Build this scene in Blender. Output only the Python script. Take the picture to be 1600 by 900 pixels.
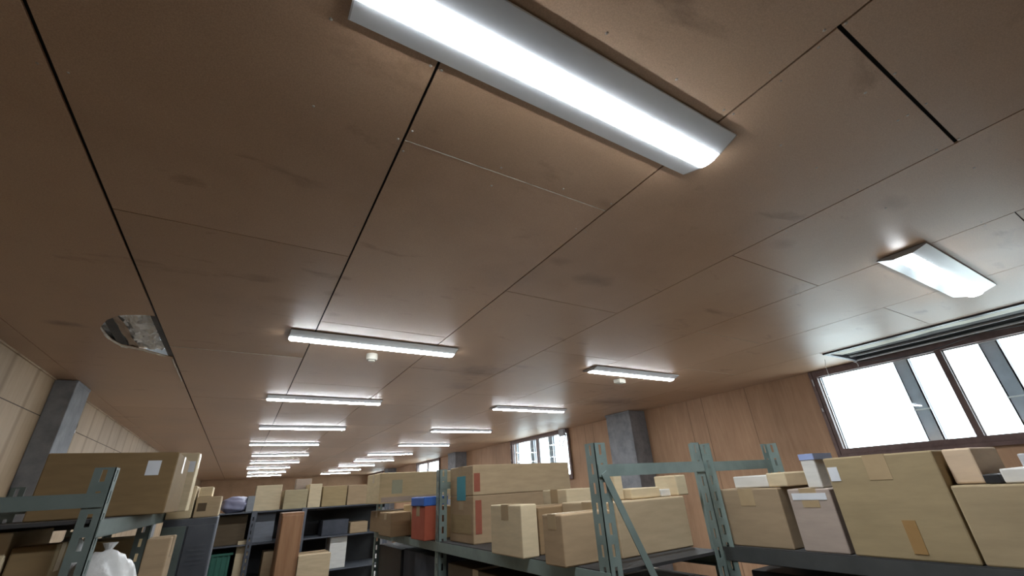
import bpy, bmesh, math, random
from mathutils import Vector, Matrix
random.seed(7)
S = bpy.context.scene
for o in list(bpy.data.objects): bpy.data.objects.remove(o)
COL = S.collection

# ---------------------------------------------------------------- camera
Z0 = 1.85                      # eye height above the floor
CEIL = Z0 + 1.08               # ceiling height
FPX = 650.3568                 # focal length in pixels of a 1600 px wide frame
RIGHT = Vector((0.85994426, -0.50734356, -0.05566314))
DOWN = Vector((0.17687824, 0.39854344, -0.89993178))
FWD = Vector((0.47875878, 0.76404557, 0.43246318))
cam = bpy.data.cameras.new('camera')
cam.sensor_fit = 'HORIZONTAL'; cam.sensor_width = 36; cam.lens = 36 * FPX / 1600
cam.clip_start = 0.02; cam.clip_end = 200
camo = bpy.data.objects.new('camera', cam); COL.objects.link(camo)
m3 = Matrix((RIGHT, -DOWN, -FWD)).transposed()
camo.matrix_world = Matrix.Translation((0, 0, Z0)) @ m3.to_4x4()
S.camera = camo
# ---------------------------------------------------------------- light of day, exposure
SKY = 7.0
LAMP = 42.0
EXPOSURE = 0.85
S.view_settings.view_transform = 'Standard'; S.view_settings.look = 'None'
S.view_settings.exposure = EXPOSURE; S.view_settings.gamma = 1; S.view_settings.use_curve_mapping = False
w = bpy.data.worlds.new('overcast_sky'); S.world = w; w.use_nodes = True
bg = w.node_tree.nodes['Background']
bg.inputs[0].default_value = (0.84, 0.95, 1.0, 1); bg.inputs[1].default_value = SKY


# ---------------------------------------------------------------- helpers
def un(px, py, x=None, y=None, z=None):
    """the point of the place that lies on the plane x=, y= or z= (z measured from the eye)"""
    d = RIGHT * (px - 800) + DOWN * (py - 450) + FWD * FPX
    t = x / d.x if x is not None else y / d.y if y is not None else z / d.z
    return d * t


def lin(r, g, b):
    f = lambda c: (c / 255 / 12.92) if c / 255 <= .04045 else ((c / 255 + .055) / 1.055) ** 2.4
    return (f(r), f(g), f(b), 1)


def new_mat(name):
    m = bpy.data.materials.new(name); m.use_nodes = True
    nt = m.node_tree
    return m, nt, nt.nodes['Principled BSDF']


def nd(nt, typ, **kw):
    n = nt.nodes.new(typ)
    for k, v in kw.items():
        if k in n.inputs: n.inputs[k].default_value = v
        else: setattr(n, k, v)
    return n


def ramp(nt, stops):
    r = nt.nodes.new('ShaderNodeValToRGB')
    e = r.color_ramp.elements
    while len(e) < len(stops): e.new(0.5)
    for i, (p, c) in enumerate(stops):
        e[i].position = p; e[i].color = c
    return r


def coords(nt, scale=(1, 1, 1), loc=(0, 0, 0)):
    tc = nt.nodes.new('ShaderNodeTexCoord')
    mp = nt.nodes.new('ShaderNodeMapping')
    mp.inputs['Scale'].default_value = scale; mp.inputs['Location'].default_value = loc
    nt.links.new(tc.outputs['Object'], mp.inputs['Vector'])
    return mp.outputs[0]


def mixc(nt, a, b, fac, mode='MIX'):
    m = nt.nodes.new('ShaderNodeMix'); m.data_type = 'RGBA'; m.blend_type = mode
    for sock, v in ((m.inputs['Factor'], fac), (m.inputs['A'], a), (m.inputs['B'], b)):
        if hasattr(v, 'is_linked') or hasattr(v, 'links'): nt.links.new(v, sock)
        else: sock.default_value = v
    return m.outputs['Result']


def noisy(name, c1, c2, scale=6, rough=0.6, stretch=(1, 1, 1), metal=0, bump=0, spec=.4, island=0.0, detail=5):
    """two tones of one material mixed by noise"""
    m, nt, p = new_mat(name)
    v = coords(nt, stretch)
    n = nd(nt, 'ShaderNodeTexNoise', Scale=scale, Detail=detail, Roughness=.6)
    nt.links.new(v, n.inputs['Vector'])
    r = ramp(nt, [(0.3, c1), (0.7, c2)])
    nt.links.new(n.outputs['Fac'], r.inputs[0])
    out = r.outputs[0]
    if island:
        g = nt.nodes.new('ShaderNodeNewGeometry')
        rr = ramp(nt, [(0, (1 - island,) * 3 + (1,)), (1, (1 + island,) * 3 + (1,))])
        nt.links.new(g.outputs['Random Per Island'], rr.inputs[0])
        out = mixc(nt, out, rr.outputs[0], 1.0, 'MULTIPLY')
    nt.links.new(out, p.inputs['Base Color'])
    p.inputs['Roughness'].default_value = rough; p.inputs['Metallic'].default_value = metal
    p.inputs['Specular IOR Level'].default_value = spec
    if bump:
        b = nd(nt, 'ShaderNodeBump', Strength=bump, Distance=.01)
        nt.links.new(n.outputs['Fac'], b.inputs['Height']); nt.links.new(b.outputs[0], p.inputs['Normal'])
    return m


class MB:
    """collects shapes and links them as ONE mesh object"""
    def __init__(self): self.v = []; self.f = []; self.mi = []; self.sm = []

    def add(self, vs, fs, mi=0, smooth=False):
        b = len(self.v); self.v += [tuple(q) for q in vs]
        for f in fs: self.f.append([b + i for i in f]); self.mi.append(mi); self.sm.append(smooth)
        return self

    def box(self, x0, x1, y0, y1, z0, z1, mi=0):
        vs = [(x, y, z) for z in (z0, z1) for y in (y0, y1) for x in (x0, x1)]
        return self.add(vs, [(0, 2, 3, 1), (4, 5, 7, 6), (0, 1, 5, 4), (2, 6, 7, 3), (0, 4, 6, 2), (1, 3, 7, 5)], mi)

    def bevbox(self, x0, x1, y0, y1, z0, z1, r=.004, mi=0, seg=2):
        bm = bmesh.new(); bmesh.ops.create_cube(bm, size=1)
        for q in bm.verts:
            q.co = Vector(((x0 + x1) / 2 + q.co.x * (x1 - x0), (y0 + y1) / 2 + q.co.y * (y1 - y0), (z0 + z1) / 2 + q.co.z * (z1 - z0)))
        bmesh.ops.bevel(bm, geom=bm.edges[:], offset=r, segments=seg, affect='EDGES', profile=.5)
        return self.from_bm(bm, mi)

    def from_bm(self, bm, mi=0, smooth=False):
        bm.verts.index_update()
        self.add([q.co for q in bm.verts], [[q.index for q in f.verts] for f in bm.faces], mi, smooth)
        bm.free(); return self

    def prism(self, pts, axis, a, b, mi=0):
        """polygon pts (2-D) swept along axis 'x','y' or 'z' from a to b"""
        def P(u, v, t): return {'x': (t, u, v), 'y': (u, t, v), 'z': (u, v, t)}[axis]
        n = len(pts)
        vs = [P(u, v, a) for u, v in pts] + [P(u, v, b) for u, v in pts]
        bm = bmesh.new(); V = [bm.verts.new(q) for q in vs]
        bm.faces.new(V[:n]); bm.faces.new(V[n:][::-1])
        for i in range(n):
            j = (i + 1) % n; bm.faces.new((V[i], V[i + n], V[j + n], V[j]))
        bm.normal_update(); bmesh.ops.triangulate(bm, faces=[f for f in bm.faces if len(f.verts) > 4])
        bmesh.ops.recalc_face_normals(bm, faces=bm.faces[:])
        return self.from_bm(bm, mi)

    def tube(self, pts, r, mi=0, n=8, cap=True):
        pts = [Vector(p) for p in pts]; rings = []
        for i, p in enumerate(pts):
            d = (pts[min(i + 1, len(pts) - 1)] - pts[max(i - 1, 0)]).normalized()
            u = d.orthogonal().normalized() if i == 0 else (pu - d * pu.dot(d)).normalized()
            pu = u; wv = d.cross(u)
            rings.append([p + (u * math.cos(2 * math.pi * k / n) + wv * math.sin(2 * math.pi * k / n)) * r for k in range(n)])
        vs = [q for R in rings for q in R]; fs = []
        for i in range(len(rings) - 1):
            for k in range(n):
                fs.append((i * n + k, i * n + (k + 1) % n, (i + 1) * n + (k + 1) % n, (i + 1) * n + k))
        self.add(vs, fs, mi, True)
        if cap:
            self.add(rings[0], [tuple(range(n))[::-1]], mi); self.add(rings[-1], [tuple(range(n))], mi)
        return self

    def lathe(self, prof, c, mi=0, n=28):
        """profile (r, z) turned about the vertical through c"""
        vs = []; fs = []
        for r, z in prof:
            vs += [(c[0] + r * math.cos(2 * math.pi * k / n), c[1] + r * math.sin(2 * math.pi * k / n), c[2] + z) for k in range(n)]
        for i in range(len(prof) - 1):
            for k in range(n):
                fs.append((i * n + k, i * n + (k + 1) % n, (i + 1) * n + (k + 1) % n, (i + 1) * n + k))
        self.add(vs, fs, mi, False)
        self.add(vs[:n], [tuple(range(n))[::-1]], mi); self.add(vs[-n:], [tuple(range(n))], mi)
        return self

    def move(self, M):
        self.v = [tuple(M @ Vector(q)) for q in self.v]; return self

    def build(self, name, mats, parent=None, loc=None):
        me = bpy.data.meshes.new(name)
        me.from_pydata(self.v, [], self.f)
        if not isinstance(mats, (list, tuple)): mats = [mats]
        for m in mats: me.materials.append(m)
        me.polygons.foreach_set('material_index', self.mi)
        me.polygons.foreach_set('use_smooth', self.sm)
        bm = bmesh.new(); bm.from_mesh(me); bmesh.ops.recalc_face_normals(bm, faces=bm.faces[:]); bm.to_mesh(me); bm.free()
        me.update()
        o = bpy.data.objects.new(name, me); COL.objects.link(o)
        if parent: o.parent = parent
        if loc: o.location = loc
        return o


def thing(name, label, cat, loc=(0, 0, 0), rz=0, group=None):
    o = bpy.data.objects.new(name, None); COL.objects.link(o)
    o.empty_display_size = .05; o.location = loc; o.rotation_euler = (0, 0, rz)
    return tag(o, label, cat, group)


def tag(o, label, cat, group=None):
    o['label'] = label; o['category'] = cat
    if group: o['group'] = group
    return o


def structure(o, label=None):
    o['kind'] = 'structure'
    if label: o['label'] = label
    return o


def dup(root, loc, label, rz=None):
    r = root.copy(); COL.objects.link(r); r.location = loc; r['label'] = label
    if rz is not None: r.rotation_euler = (0, 0, rz)
    for ch in list(root.children):
        c = ch.copy(); COL.objects.link(c); c.parent = r
        for g in list(ch.children):
            d = g.copy(); COL.objects.link(d); d.parent = c
    return r


# ---------------------------------------------------------------- materials
def ceiling_material():
    m, nt, p = new_mat('varnished_hardboard')
    v = coords(nt)
    v2 = coords(nt, (1.0, 2.6, 1.0))
    big = nd(nt, 'ShaderNodeTexNoise', Scale=.9, Detail=4, Roughness=.6)
    nt.links.new(v, big.inputs['Vector'])
    r1 = ramp(nt, [(.3, (.375, .232, .137, 1)), (.5, (.445, .288, .181, 1)), (.72, (.49, .328, .213, 1))])
    nt.links.new(big.outputs['Fac'], r1.inputs[0])
    fine = nd(nt, 'ShaderNodeTexNoise', Scale=260, Detail=3, Roughness=.7)
    nt.links.new(v, fine.inputs['Vector'])
    r2 = ramp(nt, [(.3, (.80, .80, .80, 1)), (.7, (1.14, 1.14, 1.14, 1))])
    nt.links.new(fine.outputs['Fac'], r2.inputs[0])
    c = mixc(nt, r1.outputs[0], r2.outputs[0], 1.0, 'MULTIPLY')
    # smudges and old damp stains
    st = nd(nt, 'ShaderNodeTexNoise', Scale=2.3, Detail=6, Roughness=.62, Distortion=.4)
    nt.links.new(v2, st.inputs['Vector'])
    r3 = ramp(nt, [(.0, (1, 1, 1, 1)), (.61, (1, 1, 1, 1)), (.74, (.66, .62, .58, 1))])
    nt.links.new(st.outputs['Fac'], r3.inputs[0])
    c = mixc(nt, c, r3.outputs[0], 1.0, 'MULTIPLY')
    # a few single stains at their own places (x, y, rx, ry)
    geo = nt.nodes.new('ShaderNodeTexCoord')
    for (sx, sy, rx, ry, k) in [(1.62, 1.62, .17, .08, .62), (1.25, 1.52, .08, .05, .75), (1.9, 3.72, .34, .22, .62), (2.25, .86, .10, .05, .8), (2.35, .42, .12, .05, .75),
                                (-1.12, 3.5, .11, .055, .5), (-.1, 2.35, .10, .05, .75), (.28, 2.4, .06, .04, .75), (.05, 2.6, .16, .06, .85), (2.0, 4.4, .25, .2, .75),
                                (4.6, 4.7, .7, .35, .55), (4.2, 1.25, .22, .1, .86), (5.1, 1.45, .25, .1, .85), (1.15, 1.02, .07, .03, .8), (2.9, 8.2, .5, .3, .7)]:
        mp = nt.nodes.new('ShaderNodeMapping')
        mp.inputs['Location'].default_value = (-sx / rx, -sy / ry, 0); mp.inputs['Scale'].default_value = (1 / rx, 1 / ry, 0)
        nt.links.new(geo.outputs['Object'], mp.inputs['Vector'])
        wob = nd(nt, 'ShaderNodeTexNoise', Scale=9, Detail=4)
        nt.links.new(geo.outputs['Object'], wob.inputs['Vector'])
        ln = nd(nt, 'ShaderNodeVectorMath', operation='LENGTH'); nt.links.new(mp.outputs[0], ln.inputs[0])
        ad = nd(nt, 'ShaderNodeMath', operation='ADD'); nt.links.new(ln.outputs['Value'], ad.inputs[0])
        ml = nd(nt, 'ShaderNodeMath', operation='MULTIPLY'); nt.links.new(wob.outputs['Fac'], ml.inputs[0]); ml.inputs[1].default_value = 1.5
        nt.links.new(ml.outputs[0], ad.inputs[1])
        rr = ramp(nt, [(.45, (k, k * .96, k * .92, 1)), (1.0, (1, 1, 1, 1))])
        dv = nd(nt, 'ShaderNodeMath', operation='MULTIPLY'); nt.links.new(ad.outputs[0], dv.inputs[0]); dv.inputs[1].default_value = .55
        nt.links.new(dv.outputs[0], rr.inputs[0])
        c = mixc(nt, c, rr.outputs[0], 1.0, 'MULTIPLY')
    g = nt.nodes.new('ShaderNodeNewGeometry')
    ri = ramp(nt, [(0, (.93, .92, .91, 1)), (1, (1.07, 1.07, 1.08, 1))])
    nt.links.new(g.outputs['Random Per Island'], ri.inputs[0])
    c = mixc(nt, c, ri.outputs[0], 1.0, 'MULTIPLY')
    nt.links.new(c, p.inputs['Base Color'])
    rg = ramp(nt, [(.3, (.40,) * 3 + (1,)), (.7, (.52,) * 3 + (1,))])
    nt.links.new(big.outputs['Fac'], rg.inputs[0]); nt.links.new(rg.outputs[0], p.inputs['Roughness'])
    p.inputs['Specular IOR Level'].default_value = .75
    b = nd(nt, 'ShaderNodeBump', Strength=.10, Distance=.004)
    nt.links.new(fine.outputs['Fac'], b.inputs['Height']); nt.links.new(b.outputs[0], p.inputs['Normal'])
    return m


def wall_material(name, dark, light, streak=.8, spacing=None, rough=.55):
    """veneer sheets with upright grain; spacing = distance of the soft dark lines of the studs behind"""
    m, nt, p = new_mat(name)
    v = coords(nt, (3, 7, .7))
    n = nd(nt, 'ShaderNodeTexNoise', Scale=2.2, Detail=7, Roughness=.65, Distortion=1.2)
    nt.links.new(v, n.inputs['Vector'])
    r = ramp(nt, [(.3, dark), (.68, light)])
    nt.links.new(n.outputs['Fac'], r.inputs[0])
    big = nd(nt, 'ShaderNodeTexNoise', Scale=1.1, Detail=4)
    nt.links.new(coords(nt), big.inputs['Vector'])
    rb = ramp(nt, [(.3, (streak, streak * .97, streak * .94, 1)), (.65, (1.08, 1.07, 1.06, 1))])
    nt.links.new(big.outputs['Fac'], rb.inputs[0])
    c = mixc(nt, r.outputs[0], rb.outputs[0], 1.0, 'MULTIPLY')
    if spacing:
        tc = nt.nodes.new('ShaderNodeTexCoord'); sp = nt.nodes.new('ShaderNodeSeparateXYZ')
        nt.links.new(tc.outputs['Object'], sp.inputs[0])
        a = nd(nt, 'ShaderNodeMath', operation='ADD'); nt.links.new(sp.outputs['Y'], a.inputs[0]); a.inputs[1].default_value = 30 - 6.57 + spacing / 2 - (30 % spacing)
        mo = nd(nt, 'ShaderNodeMath', operation='PINGPONG'); nt.links.new(a.outputs[0], mo.inputs[0]); mo.inputs[1].default_value = spacing / 2
        dv = nd(nt, 'ShaderNodeMath', operation='DIVIDE'); nt.links.new(mo.outputs[0], dv.inputs[0]); dv.inputs[1].default_value = spacing / 2
        rr = ramp(nt, [(.80, (1, 1, 1, 1)), (.95, (.74, .71, .67, 1))])
        nt.links.new(dv.outputs[0], rr.inputs[0])
        c = mixc(nt, c, rr.outputs[0], 1.0, 'MULTIPLY')
    nt.links.new(c, p.inputs['Base Color'])
    p.inputs['Roughness'].default_value = rough; p.inputs['Specular IOR Level'].default_value = .35
    b = nd(nt, 'ShaderNodeBump', Strength=.12, Distance=.005)
    nt.links.new(n.outputs['Fac'], b.inputs['Height']); nt.links.new(b.outputs[0], p.inputs['Normal'])
    return m


def glass_material():
    m = bpy.data.materials.new('window_glass'); m.use_nodes = True
    nt = m.node_tree; nt.nodes.clear()
    out = nt.nodes.new('ShaderNodeOutputMaterial'); mx = nt.nodes.new('ShaderNodeMixShader')
    tr = nt.nodes.new('ShaderNodeBsdfTransparent'); tr.inputs[0].default_value = (.93, .97, .98, 1)
    gl = nt.nodes.new('ShaderNodeBsdfGlossy'); gl.inputs['Roughness'].default_value = .03
    lw = nt.nodes.new('ShaderNodeLayerWeight'); lw.inputs['Blend'].default_value = .5
    pw = nd(nt, 'ShaderNodeMath', operation='POWER'); nt.links.new(lw.outputs['Facing'], pw.inputs[0]); pw.inputs[1].default_value = 5
    fr = nd(nt, 'ShaderNodeMath', operation='MULTIPLY_ADD'); nt.links.new(pw.outputs[0], fr.inputs[0]); fr.inputs[1].default_value = .6; fr.inputs[2].default_value = .03
    nt.links.new(fr.outputs[0], mx.inputs[0]); nt.links.new(tr.outputs[0], mx.inputs[1]); nt.links.new(gl.outputs[0], mx.inputs[2])
    nt.links.new(mx.outputs[0], out.inputs[0])
    return m


def emit_material(name, col, strength):
    m, nt, p = new_mat(name)
    p.inputs['Base Color'].default_value = (.9, .9, .9, 1)
    p.inputs['Emission Color'].default_value = col; p.inputs['Emission Strength'].default_value = strength
    n = nd(nt, 'ShaderNodeTexNoise', Scale=3.0)
    nt.links.new(coords(nt), n.inputs['Vector'])
    r = ramp(nt, [(.3, (.96, .96, .96, 1)), (.7, (1, 1, 1, 1))])
    nt.links.new(n.outputs['Fac'], r.inputs[0])
    c = mixc(nt, r.outputs[0], col, 1.0, 'MULTIPLY')
    nt.links.new(c, p.inputs['Emission Color'])
    return m


M = {}
M['ceiling'] = ceiling_material()
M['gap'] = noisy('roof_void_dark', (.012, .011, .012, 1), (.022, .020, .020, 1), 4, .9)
M['raw_edge'] = noisy('raw_board_edge', (.42, .36, .28, 1), (.62, .56, .47, 1), 30, .8)
M['screw'] = noisy('screw_head_zinc', (.34, .30, .26, 1), (.46, .42, .37, 1), 60, .4, metal=.4)
M['wall_tan'] = wall_material('pale_tan_veneer', (.385, .275, .172, 1), (.45, .33, .215, 1), .80, .455)
M['wall_brown'] = wall_material('orange_brown_veneer', (.40, .235, .140, 1), (.50, .315, .195, 1), .76)
M['wall_far'] = noisy('far_wall_brown', (.26, .15, .08, 1), (.36, .21, .12, 1), 2, .6)
M['concrete'] = noisy('grey_concrete', (.17, .175, .19, 1), (.29, .295, .315, 1), 7, .7, bump=.2, detail=8)
M['floor'] = noisy('worn_concrete_floor', (.34, .335, .325, 1), (.46, .45, .44, 1), 1.6, .5)
M['frame'] = noisy('brown_window_frame', (.115, .070, .064, 1), (.18, .115, .105, 1), 12, .45)
M['bead'] = noisy('pale_glazing_bead', (.42, .42, .44, 1), (.55, .55, .57, 1), 12, .4)
M['glass'] = glass_material()
M['outpost'] = noisy('grey_galvanised_post', (.36, .38, .42, 1), (.48, .50, .55, 1), 5, .6)
M['white'] = noisy('white_plastic', (.70, .70, .68, 1), (.78, .78, .76, 1), 8, .4)
M['lamp_body'] = noisy('white_enamelled_steel', (.66, .69, .73, 1), (.72, .75, .79, 1), 2, .22, spec=.6)
M['lamp_edge'] = noisy('grey_steel_edge', (.30, .29, .29, 1), (.40, .39, .39, 1), 6, .5)
M['lamp'] = emit_material('lit_diffuser', (.90, .96, 1.0, 1), LAMP)
M['detector'] = noisy('ivory_plastic', (.44, .42, .36, 1), (.52, .50, .43, 1), 9, .45)
M['dark'] = noisy('black_plastic', (.015, .015, .017, 1), (.03, .03, .033, 1), 9, .5)
M['foil'] = noisy('crinkled_insulation_foil', (.72, .72, .70, 1), (.92, .95, .96, 1), 7, .35, metal=.15)
M['paper'] = noisy('brown_backing_paper', (.36, .27, .20, 1), (.46, .37, .29, 1), 6, .7)
M['joist'] = noisy('dark_steel_joist', (.045, .047, .05, 1), (.07, .072, .075, 1), 8, .6)
M['pipe'] = noisy('pale_conduit', (.46, .45, .45, 1), (.62, .61, .62, 1), 10, .4)
M['rail'] = noisy('dark_metal_rail', (.025, .024, .030, 1), (.055, .052, .062, 1), 10, .4)
M['batten'] = noisy('pale_painted_batten', (.50, .47, .37, 1), (.62, .59, .47, 1), 5, .55)
M['sage'] = noisy('sage_green_painted_steel', (.19, .25, .235, 1), (.285, .36, .34, 1), 9, .45, metal=.1)
M['sage_dark'] = noisy('dull_green_steel', (.11, .14, .13, 1), (.16, .195, .185, 1), 9, .5, metal=.1)
M['beam_shaded'] = noisy('shade_grey_steel', (.055, .058, .058, 1), (.085, .088, .088, 1), 8, .5, metal=.1)  # dark grey stands for shade on the right rack's green beams
M['slate'] = noisy('slate_blue_grey_steel', (.085, .095, .115, 1), (.135, .145, .17, 1), 7, .5, metal=.1)
M['shelf'] = noisy('dark_shelf_board', (.032, .032, .034, 1), (.055, .054, .055, 1), 6, .6)
M['wood'] = noisy('orange_brown_timber', (.20, .095, .045, 1), (.33, .175, .09, 1), 3, .5, stretch=(8, 8, .7))


# ================================================================ THE SETTING
XL, XR, YF, YB = -1.55, 5.82, -4.0, 25.0
H = CEIL

structure(MB().box(XL - .3, XR + .3, YF - .3, YB + .3, -.2, 0).build('floor', M['floor']))

# ---- ceiling: screwed hardboard sheets with open joints, torn sheet, open hatch
cb = MB()
T = .008
seams = [-1.40, -.63, .27, 1.18, 2.10, 3.03, 3.98, 4.92, XR]
gap = [.002, .006, .0042, .0038, .0034, .003, .003, .003, .002]
first = [.95, 1.93, 1.06, .13, 1.06, 1.99, 1.046, 1.95]
pitch = [5.45, 1.86, 1.82, 1.83, 1.84, 1.83, 1.84, 1.85]
HATCH = (4.985, XR, -1.6, 1.95)


def sheet(x0, x1, y0, y1):
    cb.box(x0, x1, y0, y1, H, H + T, 0)


torn = [(-.905, 3.985), (-.957, 3.80), (-.985, 3.62), (-.965, 3.50), (-.925, 3.40), (-.872, 3.285), (-.80, 3.215), (-.735, 3.166), (-.69, 3.150)]
for s in range(8):
    x0, x1 = seams[s] + gap[s], seams[s + 1] - gap[s + 1]
    ys = []
    y = first[s]
    while y > YF: y -= pitch[s]
    while y < YB:
        ys.append(y); y += pitch[s]
    ys.append(y)
    for i in range(len(ys) - 1):
        wide = .0052 if (s == 3 and abs(ys[i] - .13) < .05) else .0023
        widen = .0052 if (s == 3 and abs(ys[i + 1] - .13) < .05) else .0023
        a, b = max(ys[i], YF) + wide, min(ys[i + 1], YB) - widen
        if s == 7 and b < 2.0: continue            # sheets taken out above the window: the hatch
        if s == 0 and a < 3.5 < b:                  # the torn sheet
            bite = [un(157, 511, z=1.08), un(163, 520, z=1.08), un(170.7, 528, z=1.08), un(179, 534, z=1.08), un(189.3, 539.3, z=1.08), un(200, 541.5, z=1.08), un(225, 547, z=1.08), un(258, 556, z=1.08)]
            top = [un(238, 493.5, z=1.08), un(225, 492, z=1.08), un(210, 492, z=1.08), un(197, 492, z=1.08), un(186, 493, z=1.08), un(177, 496, z=1.08), un(167, 500, z=1.08), un(161, 506, z=1.08)]
            outline = [(q.x, q.y) for q in top] + [(q.x, q.y) for q in bite]
            poly = [(x0, a), (x1, a), (x1, outline[0][1])] + outline + [(x1, outline[-1][1] + .03), (x1, b), (x0, b)]
            cb.prism(poly, 'z', H, H + T, 0)
            # pale broken edge hanging a little below the sheet
            bt = [Vector((q.x, q.y, H - .001)) for q in bite]
            for k in range(len(bt) - 1):
                p0, p1 = bt[k], bt[k + 1]
                nrm = Vector((0, 0, -1)); dz = .007 + .006 * (k % 3 == 1)
                wd = Vector((.004, -.006, 0)) * (1 + .5 * (k % 2))
                cb.add([p0, p1, p1 + wd, p0 + wd, p0 + Vector((0, 0, -dz)), p1 + Vector((0, 0, -dz)), p1 + wd, p0 + wd],
                       [(0, 1, 2, 3), (4, 5, 1, 0), (4, 7, 6, 5)], 2)
            e0, e1 = un(260, 560, z=1.08), un(278, 594, z=1.08)
            pts = [Vector((x1 - .004, e0.y + (e1.y - e0.y) * t, H - .003 - .006 * (k % 2))) for k, t in enumerate((0, .2, .45, .6, .85, 1))]
            cb.tube(pts, .005, 2, 5)
            continue
        sheet(x0, x1, a, b)
        # pale raw wood edges of some sheets
        if (s == 2 and abs(a - 1.06) < .05): cb.box(x0, x1, a - .0015, a, H - .0012, H + T, 2)
        if (s == 1 and abs(a - 3.79) < .06): cb.box(x0, x1, a - .003, a + .001, H - .003, H + T, 2)
        if (s == 5 and abs(a - 1.99) < .05): cb.box(x0, x1, a - .0015, a, H - .001, H + T, 2)
        if (s == 6 and abs(a - 2.886) < .06): cb.box(x0, x1, a - .0015, a, H - .001, H + T, 2)
sheet(XL, seams[0] - gap[0], YF, YB)
sheet(4.925, HATCH[0], HATCH[2], HATCH[3])
# boards closing the joints from above (left open at the torn hole and at the hatch)
zb = H + .016
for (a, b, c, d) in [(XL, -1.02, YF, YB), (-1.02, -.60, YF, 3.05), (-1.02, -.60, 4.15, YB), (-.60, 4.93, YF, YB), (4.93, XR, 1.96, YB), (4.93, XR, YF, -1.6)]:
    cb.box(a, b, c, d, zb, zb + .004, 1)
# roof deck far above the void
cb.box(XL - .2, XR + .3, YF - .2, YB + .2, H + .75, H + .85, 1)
cb.box(XR + .005, XR + .3, YF - .2, YB + .2, H + .007, H + .85, 1)  # dark side added to deepen the shade inside the hatch
# screw heads
scr = [(517, 30), (490, 166), (673, 103), (690, 110), (768, 290), (948, 52), (1057, 124), (1131, 172), (1146, 178), (1288, 47), (1322, 36), (1279, 74), (622, 217), (644, 205),
       (783, 262), (880, 295), (955, 318), (630, 236), (1352, 145), (1403, 188), (1220, 227), (1276, 262), (1398, 115), (1447, 162), (1463, 234), (1498, 217), (1522, 262), (1340, 297), (1384, 325), (1418, 180)]
for px, py in scr:
    q = un(px, py, z=1.08)
    cb.lathe([(.0045, 0), (.0036, -.0016), (.0012, -.0022)], (q.x, q.y, H), 3, 10)
for s in range(1, 8):                               # screw rows along the joints, sparser further off
    for k in range(26):
        y = .3 + k * .46
        if y > 8: break
        if s == 7 and y < 2: continue
        for dx in (-.03, .03):
            if (k + s) % 2: cb.lathe([(.0035, 0), (.003, -.0012), (.001, -.0016)], (seams[s] + dx + .004 * math.sin(k * 7 + s), y + .03 * math.sin(k * 3 + s), H), 3, 8)
structure(cb.build('ceiling', [M['ceiling'], M['gap'], M['raw_edge'], M['screw']]), 'brown hardboard sheet ceiling with open joints, one torn sheet and a hatch')

# ---- walls
wl = MB()
wl.box(XL - .15, XL, YF, YB, 0, H + .1, 0)
wl.box(XL, XL + .0015, YF, YB, Z0 + .766, Z0 + .772, 1)          # horizontal joint
wl.box(XL, XL + .012, YF, YB, H - .012, H - .001, 0)
# torn hole by the column
hp = [un(120, 655, x=XL), un(122, 660, x=XL), un(121, 666, x=XL), un(118, 671, x=XL), un(114, 675, x=XL), un(108, 676, x=XL), un(108, 654, x=XL), un(115, 653, x=XL)]
wl.prism([(q.y, q.z + Z0) for q in hp], 'x', XL - .002, XL + .002, 1)
q = un(114.5, 674, x=XL)
wl.prism([(q.y - .02, q.z + Z0 - .02), (q.y + .02, q.z + Z0 - .012), (q.y + .012, q.z + Z0 + .014), (q.y - .016, q.z + Z0 + .010)], 'x', XL, XL + .012, 2)
structure(wl.build('wall_left', [M['wall_tan'], noisy('joint_shadow_brown', (.07, .048, .035, 1), (.10, .07, .05, 1), 12, .8), M['white']]))

WZ0, WZ1 = Z0 + .185, H - .075
wins = [(.10, 2.46), (7.38, 9.74), (14.66, 17.02), (21.90, 24.26)]
wr = MB()
yy = YF
for a, b in wins:
    wr.box(XR, XR + .10, yy, a, 0, H + .006, 0)
    wr.box(XR, XR + .10, a, b, 0, WZ0, 0)
    yy = b
wr.box(XR, XR + .10, yy, YB, 0, H + .006, 0)
for a, b in wins: wr.box(XR, XR + .10, a, b, WZ1 + .055, H + .006, 0)
for yj in (4.34, 4.07, 3.36, 6.6, 6.85, 10.6, 11.5):          # vertical cover strips and open joints
    wr.box(XR - .0015, XR, yj - .004, yj + .004, 0, H - .002, 2)
structure(wr.build('wall_right', [M['wall_brown'], M['frame'], noisy('joint_strip_brown', (.20, .115, .07, 1), (.28, .17, .10, 1), 7, .6)]))
structure(MB().box(XL - .15, XR + .1, YB, YB + .15, 0, H + .1).build('wall_back', M['wall_far']))
structure(MB().box(XL - .15, XR + .1, YF - .15, YF, 0, H + .1).build('wall_front', M['wall_tan']))

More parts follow.
